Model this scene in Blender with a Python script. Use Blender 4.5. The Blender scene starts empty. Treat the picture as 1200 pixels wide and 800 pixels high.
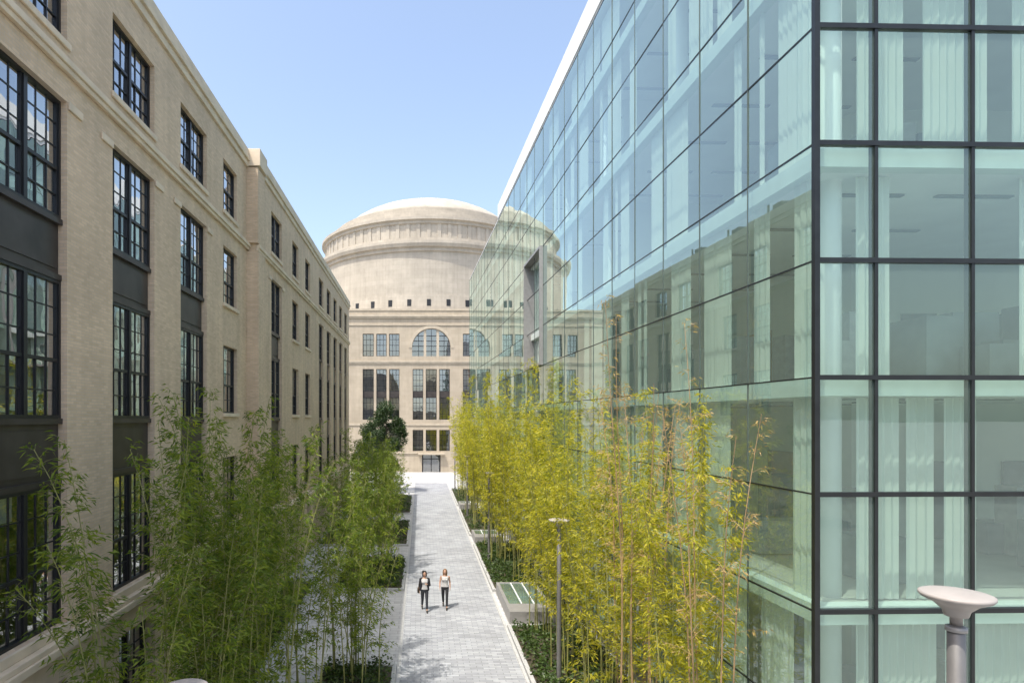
import bpy, math, random
from mathutils import Vector, Matrix
random.seed(7)
R=random.random
def U(a,b): return a+(b-a)*R()
scene=bpy.context.scene
H=8.4; F=720.0

# ------------------------------------------------------------------ materials
def mat(name):
    m=bpy.data.materials.new(name); m.use_nodes=True
    nt=m.node_tree; nt.nodes.clear()
    out=nt.nodes.new('ShaderNodeOutputMaterial')
    return m,nt,out
def N(nt,t,**k):
    n=nt.nodes.new(t)
    for a,b in k.items():
        if a in n.inputs: n.inputs[a].default_value=b
        else: setattr(n,a,b)
    return n
def L(nt,a,b): nt.links.new(a,b)
def mixc(nt,fac,a,b,mode='MIX'):
    n=nt.nodes.new('ShaderNodeMix'); n.data_type='RGBA'; n.blend_type=mode
    for s,v in ((n.inputs[0],fac),(n.inputs[6],a),(n.inputs[7],b)):
        if hasattr(v,'is_linked') or hasattr(v,'links'): nt.links.new(v,s)
        else: s.default_value=v if not isinstance(v,tuple) else (*v,1)
    return n.outputs[2]
def ramp(nt,src,stops):
    r=nt.nodes.new('ShaderNodeValToRGB')
    e=r.color_ramp.elements
    while len(e)<len(stops): e.new(0.5)
    for i,(p,c) in enumerate(stops):
        e[i].position=p; e[i].color=(*c,1) if isinstance(c,tuple) else (c,c,c,1)
    nt.links.new(src,r.inputs[0]); return r.outputs[0]
def simple(name,col,rough=.6,metal=0,var=.15,scale=3,bump=0,bscale=40):
    m,nt,out=mat(name)
    b=N(nt,'ShaderNodeBsdfPrincipled',Roughness=rough,Metallic=metal)
    tc=N(nt,'ShaderNodeTexCoord'); n=N(nt,'ShaderNodeTexNoise',Scale=scale,Detail=6.0)
    L(nt,tc.outputs['Object'],n.inputs['Vector'])
    f=ramp(nt,n.outputs['Fac'],[(.3,(1-var,)*3),(.7,(1+var,)*3)])
    L(nt,mixc(nt,1.0,col,f,'MULTIPLY'),b.inputs['Base Color'])
    if bump:
        n2=N(nt,'ShaderNodeTexNoise',Scale=bscale,Detail=4.0); L(nt,tc.outputs['Object'],n2.inputs['Vector'])
        bp=N(nt,'ShaderNodeBump',Strength=bump,Distance=.02); L(nt,n2.outputs['Fac'],bp.inputs['Height']); L(nt,bp.outputs[0],b.inputs['Normal'])
    L(nt,b.outputs[0],out.inputs[0]); return m
def brickmat(name,axes,c1,c2,mortar,bw,bh,ms,stain=.25,rough=.85,bump=.3,bias=0.0):
    m,nt,out=mat(name)
    b=N(nt,'ShaderNodeBsdfPrincipled',Roughness=rough)
    tc=N(nt,'ShaderNodeTexCoord'); sp=N(nt,'ShaderNodeSeparateXYZ'); L(nt,tc.outputs['Object'],sp.inputs[0])
    cb=N(nt,'ShaderNodeCombineXYZ')
    if axes=='YZ+X':
        ad=N(nt,'ShaderNodeMath',operation='ADD'); L(nt,sp.outputs[0],ad.inputs[0]); L(nt,sp.outputs[1],ad.inputs[1])
        L(nt,ad.outputs[0],cb.inputs[0]); L(nt,sp.outputs[2],cb.inputs[1])
    else:
        L(nt,sp.outputs['XYZ'.index(axes[0])],cb.inputs[0]); L(nt,sp.outputs['XYZ'.index(axes[1])],cb.inputs[1])
    br=N(nt,'ShaderNodeTexBrick',Scale=1.0); br.inputs['Brick Width'].default_value=bw; br.inputs['Row Height'].default_value=bh
    br.inputs['Mortar Size'].default_value=ms; br.inputs['Bias'].default_value=bias; br.inputs['Mortar Smooth'].default_value=.3
    br.inputs['Color1'].default_value=(*c1,1); br.inputs['Color2'].default_value=(*c2,1); br.inputs['Mortar'].default_value=(*mortar,1)
    L(nt,cb.outputs[0],br.inputs['Vector'])
    n=N(nt,'ShaderNodeTexNoise',Scale=.45,Detail=8.0,Roughness=.65); L(nt,tc.outputs['Object'],n.inputs['Vector'])
    f=ramp(nt,n.outputs['Fac'],[(.3,(1-stain,)*3),(.7,(1.08,)*3)])
    mp=N(nt,'ShaderNodeMapping'); mp.inputs['Scale'].default_value=(2.5,2.5,.12); L(nt,tc.outputs['Object'],mp.inputs[0])
    n3=N(nt,'ShaderNodeTexNoise',Scale=1.0,Detail=5.0); L(nt,mp.outputs[0],n3.inputs['Vector'])
    f3=ramp(nt,n3.outputs['Fac'],[(.35,(.92,)*3),(.65,(1.03,)*3)])
    c=mixc(nt,1.0,br.outputs['Color'],f,'MULTIPLY'); c=mixc(nt,1.0,c,f3,'MULTIPLY')
    L(nt,c,b.inputs['Base Color'])
    bp=N(nt,'ShaderNodeBump',Strength=bump,Distance=.01,invert=True); L(nt,br.outputs['Fac'],bp.inputs['Height']); L(nt,bp.outputs[0],b.inputs['Normal'])
    L(nt,b.outputs[0],out.inputs[0]); return m
def glassmat(name,tint,base,power,gcol=(.95,.98,1),rough=0.0,wav=.02,wscale=.6,frit=0.0,fcol=(.7,.8,.75)):
    m,nt,out=mat(name)
    lw=N(nt,'ShaderNodeLayerWeight',Blend=.5)
    p=N(nt,'ShaderNodeMath',operation='POWER'); L(nt,lw.outputs['Facing'],p.inputs[0]); p.inputs[1].default_value=power
    ma=N(nt,'ShaderNodeMath',operation='MULTIPLY_ADD'); L(nt,p.outputs[0],ma.inputs[0]); ma.inputs[1].default_value=.92-base; ma.inputs[2].default_value=base
    t=N(nt,'ShaderNodeBsdfTransparent'); t.inputs[0].default_value=(*tint,1)
    g=N(nt,'ShaderNodeBsdfGlossy',Roughness=rough); g.inputs[0].default_value=(*gcol,1)
    tc=N(nt,'ShaderNodeTexCoord'); n=N(nt,'ShaderNodeTexNoise',Scale=wscale,Detail=1.0); L(nt,tc.outputs['Object'],n.inputs['Vector'])
    bp=N(nt,'ShaderNodeBump',Strength=wav,Distance=.1); L(nt,n.outputs['Fac'],bp.inputs['Height']); L(nt,bp.outputs[0],g.inputs['Normal'])
    src=t.outputs[0]
    if frit:
        d=N(nt,'ShaderNodeBsdfDiffuse'); d.inputs[0].default_value=(*fcol,1)
        mf=N(nt,'ShaderNodeMixShader'); mf.inputs[0].default_value=frit; L(nt,src,mf.inputs[1]); L(nt,d.outputs[0],mf.inputs[2]); src=mf.outputs[0]
    mx=N(nt,'ShaderNodeMixShader'); L(nt,ma.outputs[0],mx.inputs[0]); L(nt,src,mx.inputs[1]); L(nt,g.outputs[0],mx.inputs[2])
    L(nt,mx.outputs[0],out.inputs[0]); return m
def leafmat(name,cols,trans=.45,rough=.5):
    m,nt,out=mat(name)
    tc=N(nt,'ShaderNodeTexCoord'); oi=N(nt,'ShaderNodeObjectInfo'); 
    n=N(nt,'ShaderNodeTexNoise',Scale=1.1,Detail=6.0,Roughness=.8); 
    ad=N(nt,'ShaderNodeVectorMath',operation='ADD'); L(nt,tc.outputs['Object'],ad.inputs[0])
    ml=N(nt,'ShaderNodeMath',operation='MULTIPLY'); L(nt,oi.outputs['Random'],ml.inputs[0]); ml.inputs[1].default_value=50
    L(nt,ml.outputs[0],ad.inputs[1]); L(nt,ad.outputs[0],n.inputs['Vector'])
    a=N(nt,'ShaderNodeAttribute',attribute_name='rnd')
    s=N(nt,'ShaderNodeMath',operation='MULTIPLY_ADD'); L(nt,a.outputs['Fac'],s.inputs[0]); s.inputs[1].default_value=.5; 
    s2=N(nt,'ShaderNodeMath',operation='MULTIPLY_ADD'); L(nt,n.outputs['Fac'],s2.inputs[0]); s2.inputs[1].default_value=1.0; s2.inputs[2].default_value=-.25
    L(nt,s2.outputs[0],s.inputs[2])
    c=ramp(nt,s.outputs[0],[(i/(len(cols)-1)*.8+.1,cc) for i,cc in enumerate(cols)])
    d=N(nt,'ShaderNodeBsdfPrincipled',Roughness=rough); L(nt,c,d.inputs['Base Color'])
    t=N(nt,'ShaderNodeBsdfTranslucent'); L(nt,mixc(nt,1.0,c,(1.6,1.6,.8),'MULTIPLY'),t.inputs[0])
    mx=N(nt,'ShaderNodeMixShader'); mx.inputs[0].default_value=trans
    L(nt,d.outputs[0],mx.inputs[1]); L(nt,t.outputs[0],mx.inputs[2]); L(nt,mx.outputs[0],out.inputs[0]); return m

M={}
M['brick']=brickmat('buff_brick','YZ+X',(.74,.565,.385),(.62,.465,.31),(.60,.48,.36),.21,.068,.008,.12)
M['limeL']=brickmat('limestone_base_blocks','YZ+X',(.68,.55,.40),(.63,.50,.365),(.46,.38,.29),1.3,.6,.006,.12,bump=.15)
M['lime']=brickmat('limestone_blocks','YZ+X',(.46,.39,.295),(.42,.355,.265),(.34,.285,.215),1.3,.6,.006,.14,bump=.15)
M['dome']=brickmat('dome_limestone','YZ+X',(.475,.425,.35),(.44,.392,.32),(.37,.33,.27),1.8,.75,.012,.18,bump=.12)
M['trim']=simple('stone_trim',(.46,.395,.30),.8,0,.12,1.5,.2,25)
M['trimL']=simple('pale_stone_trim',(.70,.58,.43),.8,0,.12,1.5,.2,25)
M['bronze']=simple('dark_bronze_metal',(.065,.055,.05),.42,.35,.25,2)
M['sash']=simple('black_sash_paint',(.016,.016,.018),.4,0,.2,3)
M['inside']=simple('room_interior',(.30,.27,.23),.9,0,.3,.5)
M['glassL']=glassmat('window_glass',(.75,.8,.78),.28,1.5,wav=.05,wscale=1.5)
M['glassR']=glassmat('curtain_wall_glass',(.81,.95,.89),.07,2.4,gcol=(.90,1,.97),wav=.018,wscale=.5,frit=.11,fcol=(.56,.78,.70))
M['mull']=simple('dark_mullion',(.022,.025,.026),.4,.3,.2,3)
M['joint']=simple('silicone_joint',(.09,.115,.105),.5,0,.1,3)
M['white']=simple('white_panel',(.76,.77,.76),.55,0,.05,1)
M['slab']=simple('floor_slab_edge',(.62,.68,.64),.7,0,.06,2)
M['floor']=simple('interior_floor',(.46,.46,.42),.5,0,.1,1)
M['wallR']=simple('interior_wall',(.70,.73,.67),.8,0,.12,.3)
M['wallW']=simple('warm_timber_panel',(.42,.30,.18),.6,0,.2,2)
M['greyst']=simple('grey_stone',(.36,.36,.35),.75,0,.12,5,.2,30)
M['furn']=simple('office_furniture',(.16,.18,.18),.6,0,.4,1)
M['metal']=simple('painted_grey_metal',(.33,.32,.31),.45,.3,.08,6)
M['postm']=simple('post_metal',(.19,.185,.18),.5,.4,.1,6)
M['lampw']=simple('lamp_reflector',(.36,.33,.305),.5,0,.06,6)
M['soil']=simple('planting_soil',(.06,.05,.03),.95,0,.4,6,.6,30)
M['roof']=simple('roof_gravel',(.3,.29,.27),.9,0,.15,8)
M['red']=simple('red_cloth',(.45,.03,.03),.7,0,.1,3)
m,nt,out=mat('pleated_curtain'); d=N(nt,'ShaderNodeBsdfDiffuse'); d.inputs[0].default_value=(.78,.80,.74,1); t=N(nt,'ShaderNodeBsdfTranslucent'); t.inputs[0].default_value=(.7,.74,.66,1)
mx=N(nt,'ShaderNodeMixShader'); mx.inputs[0].default_value=.35; L(nt,d.outputs[0],mx.inputs[1]); L(nt,t.outputs[0],mx.inputs[2]); L(nt,mx.outputs[0],out.inputs[0]); M['curtain']=m
def paver(name,c1,c2,mo,bw,bh,axes='XY'):
    return brickmat(name,axes,c1,c2,mo,bw,bh,.012,.25,rough=.75,bump=.3)
M['path']=paver('granite_path_pavers',(.43,.445,.465),(.30,.31,.33),(.22,.225,.235),.42,.14)
M['plaza']=paver('pale_plaza_pavers',(.60,.595,.58),(.50,.495,.48),(.35,.345,.34),.6,.3)
M['kerb']=simple('kerb_granite',(.42,.42,.41),.7,0,.12,8,.2,60)
M['ground']=simple('ground_pavement',(.30,.29,.27),.9,0,.15,.3,.2,10)
M['bambooG']=leafmat('bamboo_leaf_green',[(.035,.07,.010),(.10,.16,.018),(.20,.26,.028),(.34,.36,.045)],.5)
M['bambooY']=leafmat('bamboo_leaf_yellow',[(.09,.12,.010),(.29,.30,.022),(.50,.45,.035),(.62,.52,.08)],.5)
M['bambooR']=leafmat('bamboo_leaf_dry',[(.22,.22,.04),(.38,.29,.10),(.47,.32,.15),(.52,.38,.2)],.4)
M['cover']=leafmat('ground_cover_leaf',[(.015,.03,.008),(.035,.065,.014),(.06,.105,.02),(.12,.16,.04)],.25)
M['treeleaf']=leafmat('tree_leaf',[(.010,.022,.007),(.025,.05,.012),(.04,.075,.018),(.07,.11,.03)],.25)
M['culm']=simple('bamboo_culm',(.26,.26,.08),.45,0,.3,2)
M['culmR']=simple('dry_bamboo_culm',(.36,.24,.13),.5,0,.3,2)
M['bark']=simple('tree_bark',(.09,.07,.05),.9,0,.3,8,.5,30)

# ------------------------------------------------------------------ mesh builder
def empty(name,loc=(0,0,0),rz=0):
    e=bpy.data.objects.new(name,None); scene.collection.objects.link(e); e.location=loc; e.rotation_euler=(0,0,rz); e.empty_display_size=.3; return e
class MB:
    def __init__(s): s.v=[]; s.f=[]
    def poly(s,pts):
        i=len(s.v); s.v+= [tuple(p) for p in pts]; s.f.append(tuple(range(i,i+len(pts))))
    def box(s,x0,x1,y0,y1,z0,z1):
        i=len(s.v)
        s.v+=[(x0,y0,z0),(x1,y0,z0),(x1,y1,z0),(x0,y1,z0),(x0,y0,z1),(x1,y0,z1),(x1,y1,z1),(x0,y1,z1)]
        s.f+=[tuple(i+k for k in q) for q in ((0,3,2,1),(4,5,6,7),(0,1,5,4),(1,2,6,5),(2,3,7,6),(3,0,4,7))]
    def lathe(s,prof,cx=0,cy=0,seg=24):
        i=len(s.v); n=len(prof)
        for r,z in prof:
            for k in range(seg):
                a=2*math.pi*k/seg; s.v.append((cx+r*math.cos(a),cy+r*math.sin(a),z))
        for j in range(n-1):
            for k in range(seg):
                k2=(k+1)%seg; s.f.append((i+j*seg+k,i+j*seg+k2,i+(j+1)*seg+k2,i+(j+1)*seg+k))
        s.f.append(tuple(i+k for k in reversed(range(seg)))); s.f.append(tuple(i+(n-1)*seg+k for k in range(seg)))
    def tube(s,pts,rads,seg=6):
        i=len(s.v)
        for j,p in enumerate(pts):
            p=Vector(p); d=(Vector(pts[min(j+1,len(pts)-1)])-Vector(pts[max(j-1,0)])).normalized()
            a=d.orthogonal().normalized(); b=d.cross(a)
            for k in range(seg):
                t=2*math.pi*k/seg; s.v.append(tuple(p+(a*math.cos(t)+b*math.sin(t))*rads[j]))
        for j in range(len(pts)-1):
            for k in range(seg):
                k2=(k+1)%seg; s.f.append((i+j*seg+k,i+j*seg+k2,i+(j+1)*seg+k2,i+(j+1)*seg+k))
        s.f.append(tuple(i+k for k in reversed(range(seg)))); s.f.append(tuple(i+(len(pts)-1)*seg+k for k in range(seg)))
    def obj(s,name,m,parent=None,smooth=False,bevel=0):
        me=bpy.data.meshes.new(name); me.from_pydata(s.v,[],s.f); me.update()
        if m: me.materials.append(M[m] if isinstance(m,str) else m)
        if smooth:
            for p in me.polygons: p.use_smooth=True
        o=bpy.data.objects.new(name,me); scene.collection.objects.link(o)
        if parent: o.parent=parent
        if bevel:
            b=o.modifiers.new('b','BEVEL'); b.width=bevel; b.segments=2; b.limit_method='ANGLE'
        return o
def wallgrid(put,u0,u1,z0,z1,ops):
    us=sorted({u0,u1,*[min(max(o[0],u0),u1) for o in ops],*[min(max(o[1],u0),u1) for o in ops]})
    for a,b in zip(us,us[1:]):
        mid=(a+b)/2; blk=sorted([(o[2],o[3]) for o in ops if o[0]<mid<o[1]])
        z=z0
        for c,d in blk:
            if c>z: put(a,b,z,c)
            z=max(z,d)
        if z<z1: put(a,b,z,z1)

# ------------------------------------------------------------------ left brick building
def sash_window(fr,gl,xf,y0,y1,z0,z1,units=2,cols=3,rows=5,shade=None):
    t=.07
    fr.box(xf-.12,xf,y0,y0+t,z0,z1); fr.box(xf-.12,xf,y1-t,y1,z0,z1)
    fr.box(xf-.12,xf,y0+t,y1-t,z0,z0+t); fr.box(xf-.12,xf,y0+t,y1-t,z1-t,z1)
    w=(y1-y0-2*t)/units
    for u in range(units):
        a=y0+t+u*w; b=a+w
        if u>0: fr.box(xf-.12,xf+.01,a-.055,a+.055,z0+t,z1-t)
        a2=a+(.055 if u>0 else 0); b2=b-(.055 if u<units-1 else 0)
        zm=z0+(z1-z0)*(.5 if rows%2==0 else .42)
        fr.box(xf-.10,xf-.02,a2,b2,zm-.035,zm+.035)
        fr.box(xf-.10,xf-.025,a2,a2+.045,z0+t,z1-t); fr.box(xf-.10,xf-.025,b2-.045,b2,z0+t,z1-t)
        for c in range(1,cols):
            yc=a2+(b2-a2)*c/cols; fr.box(xf-.085,xf-.045,yc-.014,yc+.014,z0+t,z1-t)
        for r in range(1,rows):
            zr=z0+(z1-z0)*r/rows
            if abs(zr-zm)>.1: fr.box(xf-.083,xf-.047,a2+.045,b2-.045,zr-.014,zr+.014)
        for (c,d,xo) in ((z0+t,zm,xf-.075),(zm,z1-t,xf-.062)):
            for q in range(cols):
                ya=a2+(b2-a2)*q/cols; yb=a2+(b2-a2)*(q+1)/cols
                j1,j2=U(-.002,.002),U(-.006,.006)
                gl.poly([(xo+j1,ya,c),(xo-j1,yb,c),(xo-j1+j2,yb,d),(xo+j1+j2,ya,d)])
        if shade is not None and R()<.5:
            h=U(.15,.6); shade.box(xf-.24,xf-.22,a2,b2,z1-(z1-z0)*h,z1-.02)

def left_building():
    P=empty('brick_building')
    wall,st,fr,gl,sp,ins,sh,trim=MB(),MB(),MB(),MB(),MB(),MB(),MB(),MB()
    FL=[(4.1,7.0),(8.4,11.3),(12.6,15.1)]
    def block(XF,ya,yb,bays,basew):
        ops=[]
        for (a,b,kind) in bays:
            if kind=='strip': ops.append((a,b,4.1,15.1))
            else: ops+= [(a,b,z0+.2,z1-.1) for z0,z1 in FL]
            ops.append((a+.0,b-.0,16.35,18.3))
        wallgrid(lambda u0,u1,z0,z1: wall.box(XF-.5,XF,u0,u1,z0,z1),ya,yb,3.9,19.2,ops)
        ops2=[(a+.15,b-.15,1.0,3.0) for a,b,k in bays]
        wallgrid(lambda u0,u1,z0,z1: st.box(XF-.5,XF+.08,u0,u1,z0,z1),ya,yb,0,3.62,ops2)
        trim.box(XF-.45,XF+.26,ya,yb,3.62,3.78); trim.box(XF-.45,XF+.20,ya,yb,3.78,3.897)
        trim.box(XF+.003,XF+.10,ya,yb,15.66,15.78); trim.box(XF+.003,XF+.15,ya,yb,15.78,15.93)
        trim.box(XF-.5,XF+.08,ya,yb,19.203,19.45); trim.box(XF-.55,XF+.16,ya,yb,19.45,19.62);trim.box(XF-.6,XF+.11,ya,yb,19.62,19.95)
        for (a,b,kind) in bays:
            u=2 if b-a>1.9 else 1
            xf=XF-.13
            if kind=='strip':
                for z0,z1 in FL: sash_window(fr,gl,xf,a,b,z0,z1,u,3,5,sh)
                for z0,z1 in ((7.0,8.4),(11.3,12.6)):
                    sp.box(xf-.15,xf-.06,a,b,z0,z1)
                    sp.box(xf-.058,xf+.02,a,b,z0+.003,z0+.12); sp.box(xf-.058,xf+.04,a,b,z1-.12,z1-.003)
                    sp.box(xf-.058,xf-.035,a+.08,b-.08,z0+.25,z1-.25)
                trim.box(XF-.2,XF+.06,a-.05,b+.05,3.9,4.098)
                trim.box(XF+.003,XF+.05,a-.55,a-.02,14.95,15.12); trim.box(XF+.003,XF+.05,b+.02,b+.55,14.95,15.12)
            else:
                for z0,z1 in FL:
                    sash_window(fr,gl,xf,a,b,z0+.2,z1-.1,u,3,5,sh); trim.box(XF-.2,XF+.09,a-.08,b+.08,z0+.06,z0+.198)
            sash_window(fr,gl,xf,a,b,16.35,18.3,u,3,4,sh)
            trim.box(XF+.003,XF+.06,a-.08,b+.08,16.2,16.348)
            sash_window(fr,gl,XF-.2,a+.15,b-.15,1.0,3.0,u,2,3,sh)
        for z in (0.05,3.75,8.05,12.3,16.05,19.0): ins.box(XF-6,XF-.52,ya+.3,yb-.3,z-.12,z+.12)
        ins.box(XF-6.3,XF-6.0,ya,yb,0,19)
        y=ya+6.3
        while y<yb-1:
            ins.box(XF-6,XF-.52,y-.08,y+.08,0.2,18.8); y+=8.4
    block(-7.5,-12,26.6,[(a,a+2.35,'strip') for a in (-10.24,-6.04,-1.84,2.36,6.56,10.68,14.96,19.2)]+[(23.35,25.1,'small')],0)
    block(-7.12,26.6,61,[(29.3,31.5,'strip'),(34.1,35.8,'small'),(37.9,39.6,'small'),(43,45,'strip'),(46.6,48.6,'strip'),(50.2,52.2,'strip'),(53.8,55.8,'strip'),(57.4,59.4,'strip')],0)
    wall.box(-7.6,-6.98,26.45,27.6,3.9,15.6); wall.box(-7.6,-7.0,26.45,27.6,15.96,19.2); trim.box(-7.6,-6.9,26.4,27.65,19.25,19.99)
    roof=MB(); roof.box(-24,-8.15,-12,61,19.0,19.3); roof.box(-24,-23.7,-12,61,0,19.0); roof.box(-23.7,-7.7,60.7,61.05,0,19.2); roof.box(-23.7,-8.05,-12.2,-12,0,19)
    ru=MB()
    for y in (33,37.5,42): ru.box(-7.9,-7.3,y,y+.8,19.95,20.35); ru.tube([(-7.5,y+1.5,19.9),(-7.5,y+1.5,20.6)],[.06,.06],8)
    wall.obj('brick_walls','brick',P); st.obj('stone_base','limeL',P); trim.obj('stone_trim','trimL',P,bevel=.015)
    fr.obj('window_frames','sash',P); gl.obj('window_panes','glassL',P); sp.obj('metal_spandrels','bronze',P)
    ins.obj('rooms','inside',P); sh.obj('window_shades','white',P); roof.obj('roof','roof',P); ru.obj('roof_vents','mull',P)
left_building()

# ------------------------------------------------------------------ glass building (local frame: origin at near corner)
def glass_building():
    P=empty('glass_office_building',(7.03,10.96,0),math.radians(1.59))
    rows=[.786+2.086*k for k in range(12)]
    LY=57.6; nY=27; dy=LY/nY
    xs=[0,1.1]+[1.1+1.77*k for k in range(1,9)]; LX=xs[-1]
    gl,mu,jo,sl,fl,wl,cu,col,wh,pl,ce,fu,wt=[MB() for _ in range(13)]
    for j in range(nY):
        for k in range(11):
            if 10<=j<12 and 5<=k<8: continue
            a,b,c,d=j*dy+.012,(j+1)*dy-.012,rows[k]+.012,rows[k+1]-.012
            e1,e2=U(-.0045,.0045),U(-.0045,.0045)
            gl.poly([(e1,b,c),(-e1,a,c),(-e1+e2,a,d),(e1+e2,b,d)])
    for i in range(len(xs)-1):
        for k in range(11):
            a,b,c,d=xs[i]+.02,xs[i+1]-.02,rows[k]+.02,rows[k+1]-.02
            e1,e2=U(-.003,.003),U(-.003,.003)
            gl.poly([(a,e1,c),(b,-e1,c),(b,-e1+e2,d),(a,e1+e2,d)])
    for j in range(1,nY+1):
        y=j*dy; jo.box(-.012,.02,y-.011,y+.011,.79,23.73)
    for k,z in enumerate(rows):
        mu.box(-.012,.028,.05,LY,z-.014,z+.014)
        mu.box(.06,LX,-.05,.06,z-.042,z+.042)
    mu.box(-.035,.06,-.055,.04,0,23.9)
    for x in xs[1:]: mu.box(x-.03,x+.03,-.035,.12,.79,23.72)
    pl.box(.02,LX,.02,.4,0,.74); pl.box(.02,.4,.4,LY,0,.74); 
    for k in (0,2,4,6,8,10):
        z=rows[k]
        sl.box(.22,.5,.5,LY-.2,z-.32,z+.02); sl.box(.22,LX,.22,.5,z-.32,z+.02)
        fl.box(.5,LX,.5,LY-.2,z-.05,z)
        ce.box(.5,LX,.5,LY-.2,z-.32,z-.06)
    wl.box(5.5,5.7,6.5,LY-.2,.8,23.5); wl.box(5.7,LX,6.3,6.5,.8,23.5)
    for y in (14,22,31,40,49): wl.box(1.6,5.5,y,y+.15,.8,23.4)
    wh.box(.1,LX,LY-.15,LY,0,23.7); wh.box(LX,LX+.3,0,LY,0,23.9)
    wh.box(.05,LX,.05,LY-.01,23.76,23.95)
    wh.box(.0,.35,.0,37,23.955,25.0); wh.box(.35,LX,.0,.35,23.955,25.0); wh.box(.35,.5,37.01,LY,23.955,24.1)
    wh.box(.36,LX,36.65,37,23.955,24.99)
    for y in [1.0]+[1.0+6.4*i for i in range(1,9)]:
        col.lathe([(.22,.8),(.22,23.4)],.95,y,20)
    for x in (6.2,11.2): col.lathe([(.24,.8),(.24,23.4)],x,1.2,20)
    def curtain(p0,p1,z0,z1,amp=.03,pl=.15):
        d=Vector(p1)-Vector(p0); n=max(4,int(d.length/pl)*2); nrm=Vector((-d.y,d.x,0)).normalized()
        i=len(cu.v)
        for q in range(n+1):
            o=Vector(p0)+d*(q/n)+nrm*(amp if q%2 else -amp)*U(.3,1.2)
            cu.v.append((o.x,o.y,z0)); cu.v.append((o.x,o.y,z1))
        for q in range(n): cu.f.append((i+2*q,i+2*q+2,i+2*q+3,i+2*q+1))
    for k in (0,2,4,6,8):
        z0,z1=rows[k]+.03,min(rows[k+2]-.34,23.6)
        y=.7
        while y<LY-2:
            w=U(.15,1.5)
            if R()<.72: curtain((.42,y,0),(.42,min(y+w,LY-.5),0),z0,z1)
            y+=w+U(.08,1.0)
        x=1.2
        while x<LX-1:
            w=U(.5,1.8)
            if R()<.7: curtain((x,.62,0),(x+w,.62,0),z0,z1)
            x+=w+U(.1,.7)
        for _ in range(30):
            yy=U(1.5,LY-2); xx=U(1.4,4.0); hh=U(.7,1.9); (fu if R()<.6 else pl).box(xx,xx+U(.4,1.2),yy,yy+U(.4,1.3),z0,z0+hh)
        for _ in range(10):
            yy=U(1.5,4.5); xx=U(1.4,12); hh=U(.7,1.9); (fu if R()<.7 else pl).box(xx,xx+U(.4,1.4),yy,yy+U(.4,1.3),z0,z0+hh)
        for _ in range(9):
            yy=U(7,LY-4); wt.box(5.42,5.49,yy,yy+U(.9,2.4),z0,z0+2.3)
        for _ in range(3):
            xx=U(6,12); fu.box(xx,xx+1,6.22,6.29,z0,z0+2.2)
    for j in range(nY):
        if R()<.5: cu.poly([(.3,j*dy+.1,21.7),(.3,(j+1)*dy-.1,21.7),(.3,(j+1)*dy-.1,23.6),(.3,j*dy+.1,23.6)])
    lt=MB()
    for k in (2,4,6,8,10):
        z=rows[k]-.33
        for i in range(24):
            y=1.5+i*2.3; lt.box(1.3,2.9,y,y+.14,z-.03,z-.003); lt.box(3.6,5.2,y,y+.14,z-.03,z-.003)
    pa,pb,pz0,pz1=10*dy,12*dy,rows[5],rows[8]
    po=MB(); o=-.2
    po.box(o,.5,pa,pa+.1,pz0,pz1); po.box(o,.5,pb-.1,pb,pz0,pz1); po.box(o,.5,pa+.1,pb-.1,pz1-.12,pz1-.003); po.box(o,.5,pa+.1,pb-.1,pz0+.003,pz0+.12)
    gl.poly([(.4,pb-.11,pz0+.13),(.4,pa+.11,pz0+.13),(.4,pa+.11,pz1-.13),(.4,pb-.11,pz1-.13)])
    pi=MB(); pi.box(.41,.45,(pa+pb)/2-.04,(pa+pb)/2+.04,pz0+.13,pz1-.13); pi.box(.5,.6,pa+.3,pb-.3,pz0+.13,pz1-.2)
    gl.obj('glass_panels','glassR',P); mu.obj('mullions','mull',P); jo.obj('joints','joint',P); sl.obj('slab_edges','slab',P)
    fl.obj('floors','floor',P); ce.obj('ceilings','white',P); wl.obj('inner_walls','wallR',P); cu.obj('curtains','curtain',P); col.obj('columns','white',P,True)
    wh.obj('parapet_and_end_walls','white',P); pl.obj('plinth_and_counters','greyst',P); lt.obj('ceiling_strips','joint',P)
    fu.obj('furniture','furn',P); wt.obj('timber_panels','wallW',P)
    po.obj('portal_frame','metal',P); pi.obj('portal_screen','joint',P)
glass_building()

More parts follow.
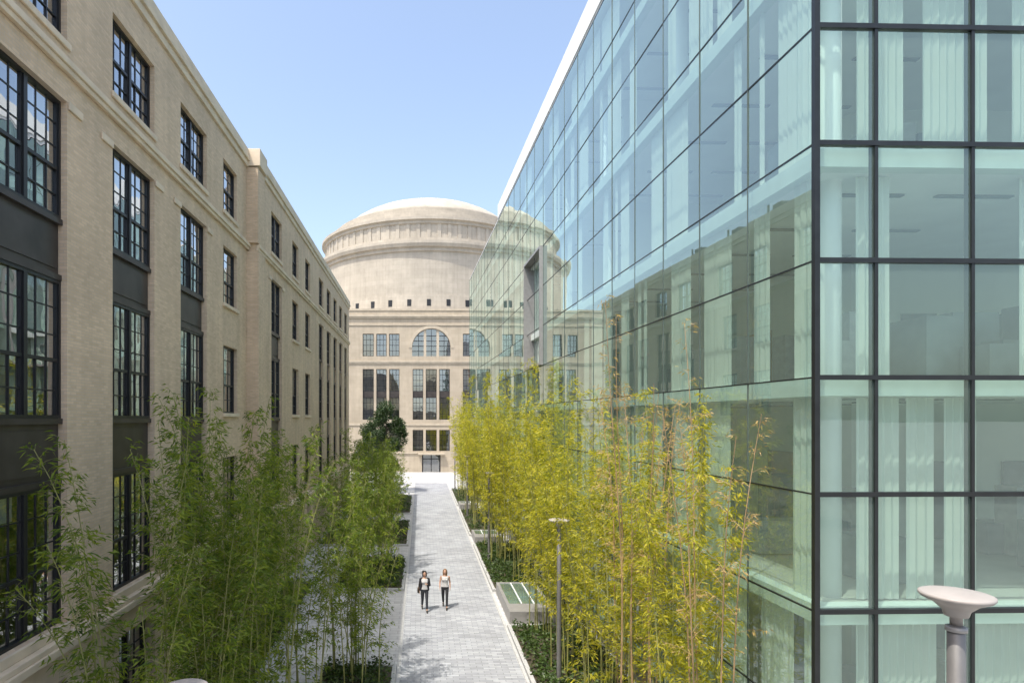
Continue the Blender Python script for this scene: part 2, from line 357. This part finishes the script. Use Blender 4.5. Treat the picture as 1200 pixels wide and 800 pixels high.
# ------------------------------------------------------------------ domed building
def dome_building():
    P=empty('domed_stone_building')
    Y=96.0
    wall,tr,fr,gl,ins,sp=[MB() for _ in range(6)]
    tri=[(-9.07,-7.33),(-6.93,-5.33),(-4.93,-3.33)]; cen=[(-1.25,.4),(.8,2.5),(2.9,4.55)]; rt=[(6.6,8.2),(8.6,10.2),(10.6,12.3)]
    lf=[(-15.4,-13.8),(-13.4,-11.8)]
    ops=[]; wins=[]
    for g in (lf,tri,rt):
        for a,b in g: wins.append((a,b,18.1,21.6,2,4))
    for g in (lf,tri,cen,rt):
        for a,b in g:
            ops.append((a,b,8.2,16.1)); 
            for z0,z1 in ((12.6,16.1),(8.2,11.7)): wins.append((a,b,z0,z1,2,4))
            sp.box(a,b,Y+.25,Y+.35,11.7,12.6)
            wins.append((a,b,3.3,6.6,2,4))
    for w in wins:
        if w[2] in (18.1,3.3): ops.append(w[:4])
    cx,r,zs=1.67,3.0,19.4
    ops.append((cx-r,cx+r,18.1,zs+r)); ops.append((.2,3.1,0,2.7))
    wallgrid(lambda u0,u1,z0,z1: wall.box(u0,u1,Y,Y+.7,z0,z1),-24,30,0,25.2,ops)
    n=16
    for s in (-1,1):
        for k in range(n):
            a0=math.pi/2*k/n; a1=math.pi/2*(k+1)/n
            x0,z0=cx+s*r*math.sin(a0),zs+r*math.cos(a0); x1,z1=cx+s*r*math.sin(a1),zs+r*math.cos(a1)
            wall.poly([(x0,Y,z0),(x1,Y,z1),(x1,Y,zs+r),(x0,Y,zs+r)]); wall.poly([(x0,Y,z0),(x1,Y,z1),(x1,Y+.7,z1),(x0,Y+.7,z0)])
    for k in range(24):
        a0=math.pi*k/24; a1=math.pi*(k+1)/24
        f=lambda rr,a:(cx+rr*math.cos(a),zs+rr*math.sin(a))
        p=[f(r+.05,a0),f(r+.5,a0),f(r+.5,a1),f(r+.05,a1)]
        tr.poly([(q[0],Y-.08,q[1]) for q in p]); tr.poly([(p[1][0],Y-.08,p[1][1]),(p[1][0],Y,p[1][1]),(p[2][0],Y,p[2][1]),(p[2][0],Y-.08,p[2][1])])
    for k in range(1,6):
        x=cx-r+k*r/3; h=zs+math.sqrt(max(0,r*r-(x-cx)**2))
        if k in (2,4): tr.box(x-.2,x+.2,Y+.12,Y+.38,18.1,h)
        else: fr.box(x-.04,x+.04,Y+.3,Y+.38,18.1,h)
    for z in (18.9,19.7,20.5,21.3): 
        hw=math.sqrt(r*r-max(0,z-zs)**2); fr.box(cx-hw,cx+hw,Y+.32,Y+.36,z-.05,z+.05)
    gl.poly([(cx-r,Y+.4,18.1),(cx+r,Y+.4,18.1),(cx+r,Y+.4,zs+r),(cx-r,Y+.4,zs+r)])
    for a,b,z0,z1,c,rr in wins:
        fr.box(a,a+.09,Y+.28,Y+.36,z0,z1); fr.box(b-.09,b,Y+.28,Y+.36,z0,z1); fr.box(a+.09,b-.09,Y+.28,Y+.36,z1-.09,z1); fr.box(a+.09,b-.09,Y+.28,Y+.36,z0,z0+.09)
        for k in range(1,c+1):
            x=a+(b-a)*k/(c+1); fr.box(x-.03,x+.03,Y+.30,Y+.35,z0+.09,z1-.09)
        for k in range(1,rr): z=z0+(z1-z0)*k/rr; fr.box(a+.09,b-.09,Y+.305,Y+.345,z-.03,z+.03)
        j=U(-.01,.01); k=U(-.03,.06); gl.poly([(a,Y+.37+j-k,z0),(b,Y+.37-j-k,z0),(b,Y+.37-j+k,z1),(a,Y+.37+j+k,z1)])
        if R()<.4:
            h=U(.2,.7); tr.box(a+.1,b-.1,Y+.5,Y+.55,z1-(z1-z0)*h,z1-.05)
    for z in (4,8,12.2,17.2,23): ins.box(-24,30,Y+.8,Y+8,z-.3,z)
    ins.box(-24,30,Y+5,Y+5.3,0,25)
    fr.box(.2,.4,Y+.1,Y+.2,0,2.7); fr.box(2.9,3.1,Y+.1,Y+.2,0,2.7); fr.box(1.58,1.72,Y+.1,Y+.2,0,2.7); fr.box(.4,2.9,Y+.1,Y+.2,2.0,2.15)
    gl.poly([(.2,Y+.18,0),(3.1,Y+.18,0),(3.1,Y+.18,2.7),(.2,Y+.18,2.7)])
    tr.box(-.4,3.7,Y-.7,Y-.003,2.75,3.0)
    for z0,z1,o in ((2.9,3.1,.15),(7.3,7.6,.12),(16.9,17.15,.12),(17.15,17.4,.2),(22.9,23.1,.12),(24.0,24.25,.2),(24.25,24.55,.32)):
        tr.box(-24,-.5 if z0==2.9 else 30,Y-o,Y-.003,z0,z1)
    tr.box(-24,30,Y-.1,Y+.8,25.203,25.5)
    body=MB(); body.box(-24,30,Y+9,Y+46,0,25.0); body.box(-24,30,Y+.7,Y+9,24.7,25.0); body.box(-24.1,-23.6,Y+.7,Y+9,0,24.7)
    cx,cy=1.3,118.0
    d=MB()
    d.lathe([(20.3,24.5),(20.3,26.2),(20.2,28.0),(20.2,28.05),(20.0,28.1),(20.0,35.0),(20.3,35.1),(20.3,35.6),(20.7,35.7),(20.9,36.2),(20.9,36.6),(19.9,36.7),(19.9,37.3),(19.3,37.35),(19.3,39.6),(19.6,39.7),(19.6,40.1),(20.0,40.25),(20.0,40.7),(18.9,40.8),(18.9,41.5),(18.1,41.55),(18.1,42.2),(17.3,42.25),(17.3,42.9),(16.4,42.95),(16.4,43.3)],cx,cy,128)
    prof=[(16.1,43.1),(15.4,44.0),(14.3,44.9),(12.8,45.85),(11,46.75),(9,47.5),(7,48.1),(5,48.5),(4.2,48.6),(4.2,49.0),(3.6,49.05),(3.6,49.35),(.3,49.6)]
    c=MB(); c.lathe(prof,cx,cy,96)
    ring=MB()
    for k in range(72):
        a=2*math.pi*k/72; m4=Matrix.Translation((cx,cy,0))@Matrix.Rotation(a,4,'Z')
        b=MB(); b.box(19.25,19.42,-.3,.3,37.36,39.68)
        i=len(ring.v); ring.v+=[tuple(m4@Vector(v)) for v in b.v]; ring.f+=[tuple(i+q for q in f) for f in b.f]
    wn=MB()
    for k in range(-6,7):
        a=-math.pi/2+k*.155
        m4=Matrix.Translation((cx,cy,0))@Matrix.Rotation(a,4,'Z'); b=MB(); b.box(20.0,20.33,-.32,.32,26.3,27.35)
        i=len(wn.v); wn.v+=[tuple(m4@Vector(v)) for v in b.v]; wn.f+=[tuple(i+q for q in f) for f in b.f]
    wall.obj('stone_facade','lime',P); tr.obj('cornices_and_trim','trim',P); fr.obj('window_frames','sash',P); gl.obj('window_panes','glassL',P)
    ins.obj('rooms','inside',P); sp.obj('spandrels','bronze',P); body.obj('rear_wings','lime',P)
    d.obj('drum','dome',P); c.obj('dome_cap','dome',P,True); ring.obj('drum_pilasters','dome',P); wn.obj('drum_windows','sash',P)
dome_building()

def rear_building():
    P=empty('stone_hall_building'); w,g=MB(),MB(); ops=[]
    for i in range(10):
        for z in (1.2,5.4,9.6,13.8): ops.append((-15+i*4.4,-12.6+i*4.4,z,z+2.9))
    wallgrid(lambda u0,u1,z0,z1: w.box(u0,u1,-31,-30.4,z0,z1),-17,30,0,19,ops)
    w.box(-17,30,-45,-32,0,19); g.poly([(-17,-30.8,.1),(30,-30.8,.1),(30,-30.8,18.5),(-17,-30.8,18.5)])
    w.obj('stone_walls','lime',P); g.obj('window_panes','glassL',P)
rear_building()

# ------------------------------------------------------------------ ground
def sheet(name,x0,x1,y0,y1,z,m):
    b=MB(); b.poly([(x0,y0,z),(x1,y0,z),(x1,y1,z),(x0,y1,z)]); return b.obj(name,m)
sheet('ground',-1500,1500,-1500,1500,0,'ground')
sheet('courtyard_paving',-7.0,7.3,-28,95.9,.004,'plaza')
sheet('footpath',-.68,3.35,-28,80,.008,'path')
beds=[(-6.7,-2.4,7.5,17.3),(-3.2,-.95,17.9,20.6),(-6.8,-5.4,18.6,31),(-4.2,-.95,30,36.5),(-6.7,-.95,40.5,50),(-6.7,-.95,54,66),
      (3.62,6.6,4,24.6),(5.7,6.4,24.6,29.6),(3.62,6.3,29.9,40.6),(3.62,6.0,44.0,56),(3.62,5.5,59,72)]
kb=MB(); so=MB()
for a,b,c,d in beds:
    k=.14
    kb.box(a-k,b+k,c-k,c,0,.14); kb.box(a-k,b+k,d,d+k,0,.14); kb.box(a-k,a,c,d,0,.14); kb.box(b,b+k,c,d,0,.14)
    so.poly([(a,c,.09),(b,c,.09),(b,d,.09),(a,d,.09)])
kb.box(3.36,3.47,-10,80,0,.05); kb.box(-.80,-.69,-10,80,0,.03)
kb.obj('kerb','kerb',bevel=.01); so.obj('planting_bed','soil')

def leafobj(name,v,f,rnd,m,extra=None):
    me=bpy.data.meshes.new(name)
    nf=len(f)
    if extra:
        o=len(v); v=v+extra[0]; f=f+[tuple(o+i for i in q) for q in extra[1]]; rnd=rnd+[0.5]*len(extra[1])
    me.from_pydata(v,[],f); me.update(); me.materials.append(M[m])
    if extra: me.materials.append(M[extra[2]]); 
    at=me.attributes.new('rnd','FLOAT','FACE'); at.data.foreach_set('value',rnd)
    if extra: me.polygons.foreach_set('material_index',[0]*nf+[1]*(len(f)-nf))
    return me
def leaf(v,f,rnd,p,d,l,w):
    d=d.normalized(); s=d.cross(Vector((U(-1,1),U(-1,1),U(-.3,1.2)))).normalized()*w
    i=len(v); m=p+d*l*.4
    v+= [tuple(p),tuple(m+s),tuple(p+d*l+Vector((0,0,-l*.15))),tuple(m-s)]; f.append((i,i+1,i+2,i+3)); rnd.append(R())

def bamboo_mesh(name,nculm,hmin,hmax,spread,m,cm,dens=1.0,start=.2,ll=.18,lmax=1.5):
    v,f,rnd=[],[],[]; wd=MB()
    for c in range(nculm):
        a=U(0,6.28); rr=spread*math.sqrt(R()); bx,by=rr*math.cos(a),rr*math.sin(a)
        h=U(hmin,hmax); la=a+U(-.7,.7); lean=U(.3,lmax)
        pts=[];n=12
        for i in range(n+1):
            t=i/n; o=lean*(t**2.2); pts.append(Vector((bx+math.cos(la)*o+.04*math.sin(t*9+c),by+math.sin(la)*o,h*(t-.06*t**4*lean))))
        wd.tube(pts,[.023*(1-.85*i/n)+.003 for i in range(n+1)],5)
        nn=int(h/.20); cd=dens*U(.72,1.0)
        for k in range(nn):
            t=(k+R())/nn
            if t<start or (t<start+.2 and R()<.4): continue
            q=t*n; i=min(int(q),n-1); p=pts[i].lerp(pts[i+1],q-i)
            for b in range(random.choice((1,2,3,3))):
                if R()>cd: continue
                ba=U(0,6.28); bl=U(.3,.98)*(1.2-.8*t)
                dr=Vector((math.cos(ba),math.sin(ba),U(.45,1.1)))
                e=p+dr.normalized()*bl; e.z-=bl*bl*.25
                wd.tube([p,p.lerp(e,.5)+Vector((0,0,.06*bl)),e],[.005,.004,.002],3)
                for s in range(int(U(10,18)*max(.5,bl+.3))):
                    g=U(.25,1.05); q2=p.lerp(e,g)+Vector((U(-.08,.08),U(-.08,.08),U(-.07,.07)))
                    ld=Vector((math.cos(ba)+U(-.9,.9),math.sin(ba)+U(-.9,.9),U(-.9,.25)))
                    leaf(v,f,rnd,q2,ld,U(.7,1.2)*ll,U(.013,.022)*ll/.17)
    return leafobj(name,v,f,rnd,m,(wd.v,wd.f,cm))
G=[bamboo_mesh('bamboo_g%d'%i,9,5.4,9.7,.8,'bambooG','culm') for i in range(4)]
Yb=[bamboo_mesh('bamboo_y%d'%i,9,6.4,11.3,.75,'bambooY','culm') for i in range(4)]
Rd=[bamboo_mesh('bamboo_r%d'%i,5,8.5,12.3,.6,'bambooR','culmR',.4,.3,.13,.9) for i in range(2)]
def place(me,x,y,s=1.0,name='bamboo_clump'):
    o=bpy.data.objects.new(name,me); scene.collection.objects.link(o); o.location=(x,y,.08); o.rotation_euler=(0,0,U(0,6.28)); o.scale=(s,s,s*U(.94,1.06)); return o
for x,y,s in [(-5.2,11.4,.94),(-4.3,12.6,.94),(-5.5,13.9,.98),(-3.7,14.2,.90),(-4.7,15.6,.95),(-5.6,16.9,.98),(-3.2,16.6,.86),
              (-1.9,18.8,.80),(-2.4,20.0,.82),(-6.0,20.5,.95),(-6.0,24,.92),(-6.1,28,.92),(-2.9,30.6,.86),(-2.1,32.4,.82),(-3.4,33.6,.86),(-2.1,35.6,.78),
              (-5.6,41.5,.86),(-3.2,43,.82),(-2.2,46,.74),(-4.5,47,.84),(-2.8,49.3,.76),(-4,55.5,.75),(-2.2,58,.68),(-3.4,62,.68)]:
    place(random.choice(G),x,y,s)
for x,y,s in [(5.4,12.2,.76),(5.9,14.4,.82),(4.9,16.1,.82),(5.8,18.2,.90),(5.0,20.3,.90),(6.0,22.2,.97),(4.9,24,.94),(6.0,26.6,1.0),(6.0,29.2,1.02),(5.0,31.2,1.03),(5.8,33.3,1.03),(4.8,35.4,1.03),(5.6,37.5,1.05),(4.9,39.8,1.04),
              (5.4,45,1.04),(4.7,47.5,1.04),(5.3,50,1.04),(4.6,53,1.04),(5.2,55,1.04),(4.9,60,1.04),(4.5,64,1.04),(4.8,68,1.04)]:
    place(random.choice(Yb),x,y,s)
for x,y,s in [(5.6,11.9,.84),(5.2,14.6,.93),(5.7,16.8,.97)]: place(random.choice(Rd),x,y,s)

def cover(a,b,c,d,dens=70,h=.45):
    v,f,rnd=[],[],[]
    n=int((b-a)*(d-c)*dens)
    for _ in range(n):
        x,y=U(a+.05,b-.05),U(c+.05,d-.05); hh=h*(.35+.65*abs(math.sin(x*2.1+y*1.3)*math.cos(y*.9-x)))*U(.4,1)
        for _ in range(3):
            p=Vector((x+U(-.12,.12),y+U(-.12,.12),.1+hh*U(.2,1))); leaf(v,f,rnd,p,Vector((U(-1,1),U(-1,1),U(-.2,.9))),U(.10,.2),U(.025,.05))
    me=leafobj('ground_cover',v,f,rnd,'cover'); o=bpy.data.objects.new('ground_cover',me); scene.collection.objects.link(o)
for i,(a,b,c,d) in enumerate(beds):
    cover(a,b,c,d,75 if c<40 else 25,.75 if i==1 else .45)

def skylight(x0,x1,y0,y1,h):
    P=empty('skylight_box',(0,0,0)); b=MB(); t=.14
    b.box(x0,x1,y0,y0+t,0,h); b.box(x0,x1,y1-t,y1,0,h); b.box(x0,x0+t,y0+t,y1-t,0,h); b.box(x1-t,x1,y0+t,y1-t,0,h)
    b.box(x0+t,x1-t,y0+t,y0+1.1,h-.1,h-.003)
    b.obj('curb_walls','metal',P,bevel=.01)
    g=MB(); g.poly([(x0+t,y0+1.1,h-.03),(x1-t,y0+1.1,h-.03),(x1-t,y1-t,h-.03),(x0+t,y1-t,h-.03)]); g.obj('glass_top','glassR',P)
    w=MB(); w.box(x0+t,x1-t,y0+1.1,y1-t,.1,.14); w.obj('well','furn',P)
    f=MB(); 
    for k in range(1,3): xx=x0+t+(x1-x0-2*t)*k/3; f.box(xx-.02,xx+.02,y0+1.1,y1-t,h-.028,h+.01)
    f.obj('glazing_bars','white',P)
skylight(3.62,5.5,25.0,29.5,.55); skylight(3.62,5.4,41.0,43.7,.5); skylight(3.62,5.3,56.5,58.7,.5)

def lamp(x,y,h,s=1.0,base=0):
    P=empty('street_lamp',(x,y,base)); h-=base
    p=MB(); p.lathe([(.13,0),(.13,.04),(.085,.06),(.075,.3),(.07,h*.5),(.065,h-.26),(.05,h-.25)],0,0,20); p.obj('post','postm',P,True)
    a=MB(); a.lathe([(.045,h-.25),(.045,h-.18),(.085,h-.17),(.10,h-.12),(.2*s,h-.06),(.30*s,h-.02),(.32*s,h),(.32*s,h+.018),(.30*s,h+.025),(.12*s,h+.04),(.01,h+.045)],0,0,40); a.obj('dish_head','lampw',P,True)
    c=MB(); c.lathe([(.078,h-.30),(.078,h-.262)],0,0,20); c.obj('collar','metal',P,True)
lamp(4.28,19,5.25); lamp(4.62,5.3,6.87,.82); lamp(-2.7,7.0,5.31,.85)
for x,y in ((4.0,36),(3.95,52),(3.9,70)): lamp(x,y,5.2,.8)

def tree(x,y,h,r):
    v,f,rnd=[],[],[]; wd=MB()
    wd.tube([(0,0,0),(.05,.02,h*.25),(0,.05,h*.5),(.05,0,h*.85)],[.22,.17,.12,.03],8)
    blobs=[]
    for k in range(30):
        t=U(.28,.97); a=U(0,6.28); rr=r*math.sin(min(1,(1.05-t)*1.7)*1.57)*U(.45,1)
        p=Vector((rr*math.cos(a),rr*math.sin(a),t*h)); blobs.append((p,U(.5,.95)))
        b=Vector((0,0,max(.2*h,t*h-rr*.7))); wd.tube([b,b.lerp(p,.6)+Vector((0,0,.1)),p],[.06,.035,.012],5)
    for p,s in blobs:
        for _ in range(420):
            d=Vector((random.gauss(0,1),random.gauss(0,1),random.gauss(0,.8))).normalized()*s*U(.5,1.05)
            leaf(v,f,rnd,p+d,Vector((U(-1,1),U(-1,1),U(-1,.5))),U(.14,.26),U(.04,.075))
    me=leafobj('tree',v,f,rnd,'treeleaf',(wd.v,wd.f,'bark')); o=bpy.data.objects.new('deciduous_tree',me); scene.collection.objects.link(o); o.location=(x,y,0); o.rotation_euler=(0,0,U(0,6))
tree(-3.9,70,10.0,2.9); tree(-5.6,76,8.2,2.4)

P=empty('hanging_banner',(7.9,88,0)); b=MB(); b.tube([(0,0,0),(0,0,18)],[.1,.06],10); b.obj('pole','white',P); b=MB(); b.box(.1,1.3,-.02,.02,14.6,17.6); b.obj('cloth','red',P)

# ------------------------------------------------------------------ people
def smat(n,c,r=.7): 
    M[n]=simple(n,c,r,0,.12,12); return n
smat('skin',(.48,.28,.19),.5); smat('hair_dark',(.02,.013,.01),.5); smat('hair_blonde',(.20,.11,.05),.5)
smat('cloth_black',(.015,.015,.018)); smat('cloth_white',(.50,.49,.48)); smat('cloth_navy',(.02,.022,.03)); smat('shoe',(.03,.025,.02),.4); smat('bagm',(.06,.035,.02),.5); smat('eye',(.02,.015,.012),.2); smat('lips',(.35,.10,.09),.4)
def sphere(b,c,r,n=12):
    rx,ry,rz=r if isinstance(r,tuple) else (r,r,r); i=len(b.v); m=n//2
    b.v.append((c[0],c[1],c[2]-rz))
    for j in range(1,m):
        t=-math.pi/2+math.pi*j/m
        for k in range(n):
            a=2*math.pi*k/n; b.v.append((c[0]+rx*math.cos(t)*math.cos(a),c[1]+ry*math.cos(t)*math.sin(a),c[2]+rz*math.sin(t)))
    b.v.append((c[0],c[1],c[2]+rz)); top=len(b.v)-1
    for k in range(n):
        k2=(k+1)%n; b.f.append((i,i+1+k2,i+1+k)); b.f.append((top,i+1+(m-2)*n+k,i+1+(m-2)*n+k2))
        for j in range(m-2): b.f.append((i+1+j*n+k,i+1+j*n+k2,i+1+(j+1)*n+k2,i+1+(j+1)*n+k))
def caps(b,pts,rads):
    for j in range(len(pts)-1):
        b.tube([pts[j],pts[j+1]],[rads[j],rads[j+1]],12)
    for p,r in zip(pts,rads): sphere(b,p,r)
def loft(b,rings,n=20):
    i=len(b.v)
    for z,cy,rx,ry in rings:
        for k in range(n):
            a=2*math.pi*k/n; b.v.append((rx*math.cos(a),cy+ry*math.sin(a),z))
    for j in range(len(rings)-1):
        for k in range(n):
            k2=(k+1)%n; b.f.append((i+j*n+k,i+j*n+k2,i+(j+1)*n+k2,i+(j+1)*n+k))
    b.f.append(tuple(i+k for k in reversed(range(n)))); b.f.append(tuple(i+(len(rings)-1)*n+k for k in range(n)))
def rm(b,name,m,P,vox=.008):
    o=b.obj(name,m,P); r=o.modifiers.new('r','REMESH'); r.mode='VOXEL'; r.voxel_size=vox; r.use_smooth_shade=True
    s=o.modifiers.new('s','SMOOTH'); s.iterations=3; s.factor=.5; return o
def hand(b,w,d,side,curl=.5):
    w=Vector(w); d=Vector(d).normalized(); s=Vector((0,1,0)); s=(s-d*s.dot(d)).normalized(); inn=d.cross(s)*1.0
    if inn.x*side>0: inn=-inn
    for k in range(4):
        o=s*(-.028+.0187*k); caps(b,[w+o*.5,w+d*.085+o],[.016,.0125])
        ln=(.062,.075,.07,.055)[k]; p0=w+d*.085+o; p1=p0+(d+inn*curl*.5).normalized()*ln*.5; p2=p1+(d+inn*curl*1.5).normalized()*ln*.5
        caps(b,[p0,p1,p2],[.009,.0085,.0075])
    t0=w+d*.03-s*.025; t1=t0+(d-s*.9+inn*.3).normalized()*.04; t2=t1+(d*1.2-s*.1+inn*.3).normalized()*.032
    caps(b,[t0,t1,t2],[.013,.011,.009])
def person(x,y,rz,kind,flip=1):
    P=empty('woman_walking',(x,y,.012),rz)
    f=flip
    sk=MB()
    caps(sk,[(0,.01,1.38),(0,0,1.49)],[.052,.047]); sphere(sk,(0,0,1.595),(.073,.09,.105),16); sphere(sk,(0,-.035,1.535),(.052,.055,.052)); caps(sk,[(0,-.088,1.605),(0,-.105,1.575)],[.008,.013])
    for s in(-1,1): sphere(sk,(.074*s,.01,1.585),(.012,.02,.032)); sphere(sk,(.03*s,-.07,1.56),(.025,.02,.025))
    sphere(sk,(0,-.082,1.535),(.022,.012,.012))
    shL,shR=(.17*f,.01,1.36),(-.17*f,.01,1.36)
    elL=(.215*f,.07,1.10); wrL=(.225*f,-.02,.88)
    if kind=='dark': elR=(-.22*f,-.02,1.10); wrR=(-.10*f,-.20,1.19)
    else: elR=(-.225*f,-.03,1.10); wrR=(-.22*f,-.17,.91)
    for sh,el,wr,sd in ((shL,elL,wrL,f),(shR,elR,wrR,-f)):
        caps(sk,[sh,el,wr],[.047,.036,.024]); hand(sk,wr,Vector(wr)-Vector(el),sd)
    loft(sk,[(1.22,0,.13,.08),(1.34,.01,.16,.085),(1.40,.01,.11,.07),(1.43,.01,.06,.05)])
    rm(sk,'body','skin',P,.006)
    t=MB(); loft(t,[(.80,0,.165,.115),(.90,.005,.172,.125),(.98,0,.145,.105),(1.05,0,.128,.092)])
    caps(t,[(.088,0,.86),(.09,-.17,.50),(.09,-.26,.15)],[.09,.06,.047]); caps(t,[(-.088,0,.86),(-.09,.02,.47),(-.09,.24,.2)],[.09,.06,.047])
    rm(t,'trousers','cloth_navy' if kind=='dark' else 'cloth_black',P)
    an=MB(); caps(an,[(.09,-.25,.2),(.09,-.285,.08)],[.036,.034]); caps(an,[(-.09,.23,.24),(-.09,.285,.13)],[.036,.034]); rm(an,'ankles','skin',P)
    s=MB(); caps(s,[(.09,-.27,.05),(.09,-.38,.035),(.095,-.47,.028)],[.042,.038,.028]); caps(s,[(-.09,.29,.11),(-.09,.21,.045),(-.09,.14,.028)],[.04,.037,.028]); rm(s,'shoes','shoe',P)
    t=MB(); loft(t,[(.93,0,.172,.125),(1.05,0,.14,.105),(1.13,0,.135,.1),(1.25,-.01,.155,.12),(1.33,.0,.165,.1),(1.375,.01,.145,.082),(1.405,.01,.09,.06)])
    sphere(t,(.07,-.07,1.24),.062); sphere(t,(-.07,-.07,1.24),.062)
    rm(t,'top','cloth_white',P)
    if kind=='dark':
        j=MB(); 
        for sh,el,wr in ((shL,elL,wrL),(shR,elR,wrR)): caps(j,[sh,el,Vector(wr).lerp(Vector(el),.15)],[.062,.05,.04])
        for sd in (-1,1): caps(j,[(.15*sd,.02,1.36),(.135*sd,-.03,1.15),(.155*sd,-.02,.90)],[.055,.06,.055]); caps(j,[(.07*sd,.07,1.35),(.07*sd,.06,1.1),(.08*sd,.07,.90)],[.06,.06,.07])
        caps(j,[(-.13,.03,1.385),(.13,.03,1.385)],[.045,.045])
        rm(j,'jacket','cloth_black',P)
    h=MB(); sphere(h,(0,.02,1.625),(.083,.092,.095),16); caps(h,[(0,.06,1.6),(0,.075,1.5),(0,.08,1.40 if kind!='dark' else 1.46)],[.075,.07,.055])
    for sd in (-1,1): caps(h,[(.068*sd,.02,1.63),(.076*sd,.02,1.54),(.075*sd,.0 if kind!='dark' else .03,1.40 if kind!='dark' else 1.47)],[.03,.03,.022])
    if kind=='dark':
        for _ in range(14): sphere(h,(U(-.08,.08),U(.0,.1),U(1.56,1.72)),.04)
    rm(h,'hair','hair_dark' if kind=='dark' else 'hair_blonde',P)
    e=MB()
    for sd in (-1,1): sphere(e,(.03*sd,-.083,1.602),(.014,.008,.008))
    e.obj('eyes','eye',P,True)
    l=MB(); sphere(l,(0,-.092,1.545),(.022,.006,.008)); l.obj('lips','lips',P,True)
    if kind=='dark':
        g=MB(); loft(g,[(.78,0,.06,.13),(.95,0,.055,.12),(1.02,0,.02,.10)]); g.v=[(a+.26*f,b+.02,c) for a,b,c in g.v]; g.tube([(.26*f,.02,1.0),(.2*f,.0,1.2),(.13*f,.0,1.43),(.05,.09,1.35)],[.012]*4,6); g.obj('shoulder_bag','bagm',P,True)
person(.17,26.9,.05,'dark',-1); person(1.08,27.3,-.08,'light',1)

# ------------------------------------------------------------------ world, sun, camera
v=Vector((-.30,-.32,.90)).normalized()
w=bpy.data.worlds.new('World'); scene.world=w; w.use_nodes=True; nt=w.node_tree; nt.nodes.clear()
o=nt.nodes.new('ShaderNodeOutputWorld'); bg=nt.nodes.new('ShaderNodeBackground'); sk=nt.nodes.new('ShaderNodeTexSky'); sk.sky_type='NISHITA'; sk.sun_disc=False
sk.sun_elevation=math.asin(v.z); sk.sun_rotation=math.atan2(v.x,v.y); sk.air_density=1.1; sk.dust_density=3.2; sk.ozone_density=1.0
hs=nt.nodes.new('ShaderNodeHueSaturation'); hs.inputs['Saturation'].default_value=.92; nt.links.new(sk.outputs[0],hs.inputs['Color'])
bg.inputs[1].default_value=.32; nt.links.new(hs.outputs[0],bg.inputs[0]); nt.links.new(bg.outputs[0],o.inputs[0])
sd=bpy.data.lights.new('sun','SUN'); sd.energy=4.9; sd.angle=math.radians(.5); sd.color=(1,.945,.85); so=bpy.data.objects.new('sun',sd); scene.collection.objects.link(so); so.rotation_euler=v.to_track_quat('Z','Y').to_euler(); so.location=(-20,-20,50)
cd=bpy.data.cameras.new('camera'); cam=bpy.data.objects.new('camera',cd); scene.collection.objects.link(cam); cam.location=(0,0,H); cam.rotation_euler=(math.pi/2,0,0)
cd.sensor_width=36; cd.lens=21.6; cd.shift_x=107/1200; cd.shift_y=90/1200; cd.clip_end=4000; cd.clip_start=.1
scene.camera=cam
scene.view_settings.view_transform='Standard'; scene.view_settings.look='None'; scene.view_settings.exposure=0
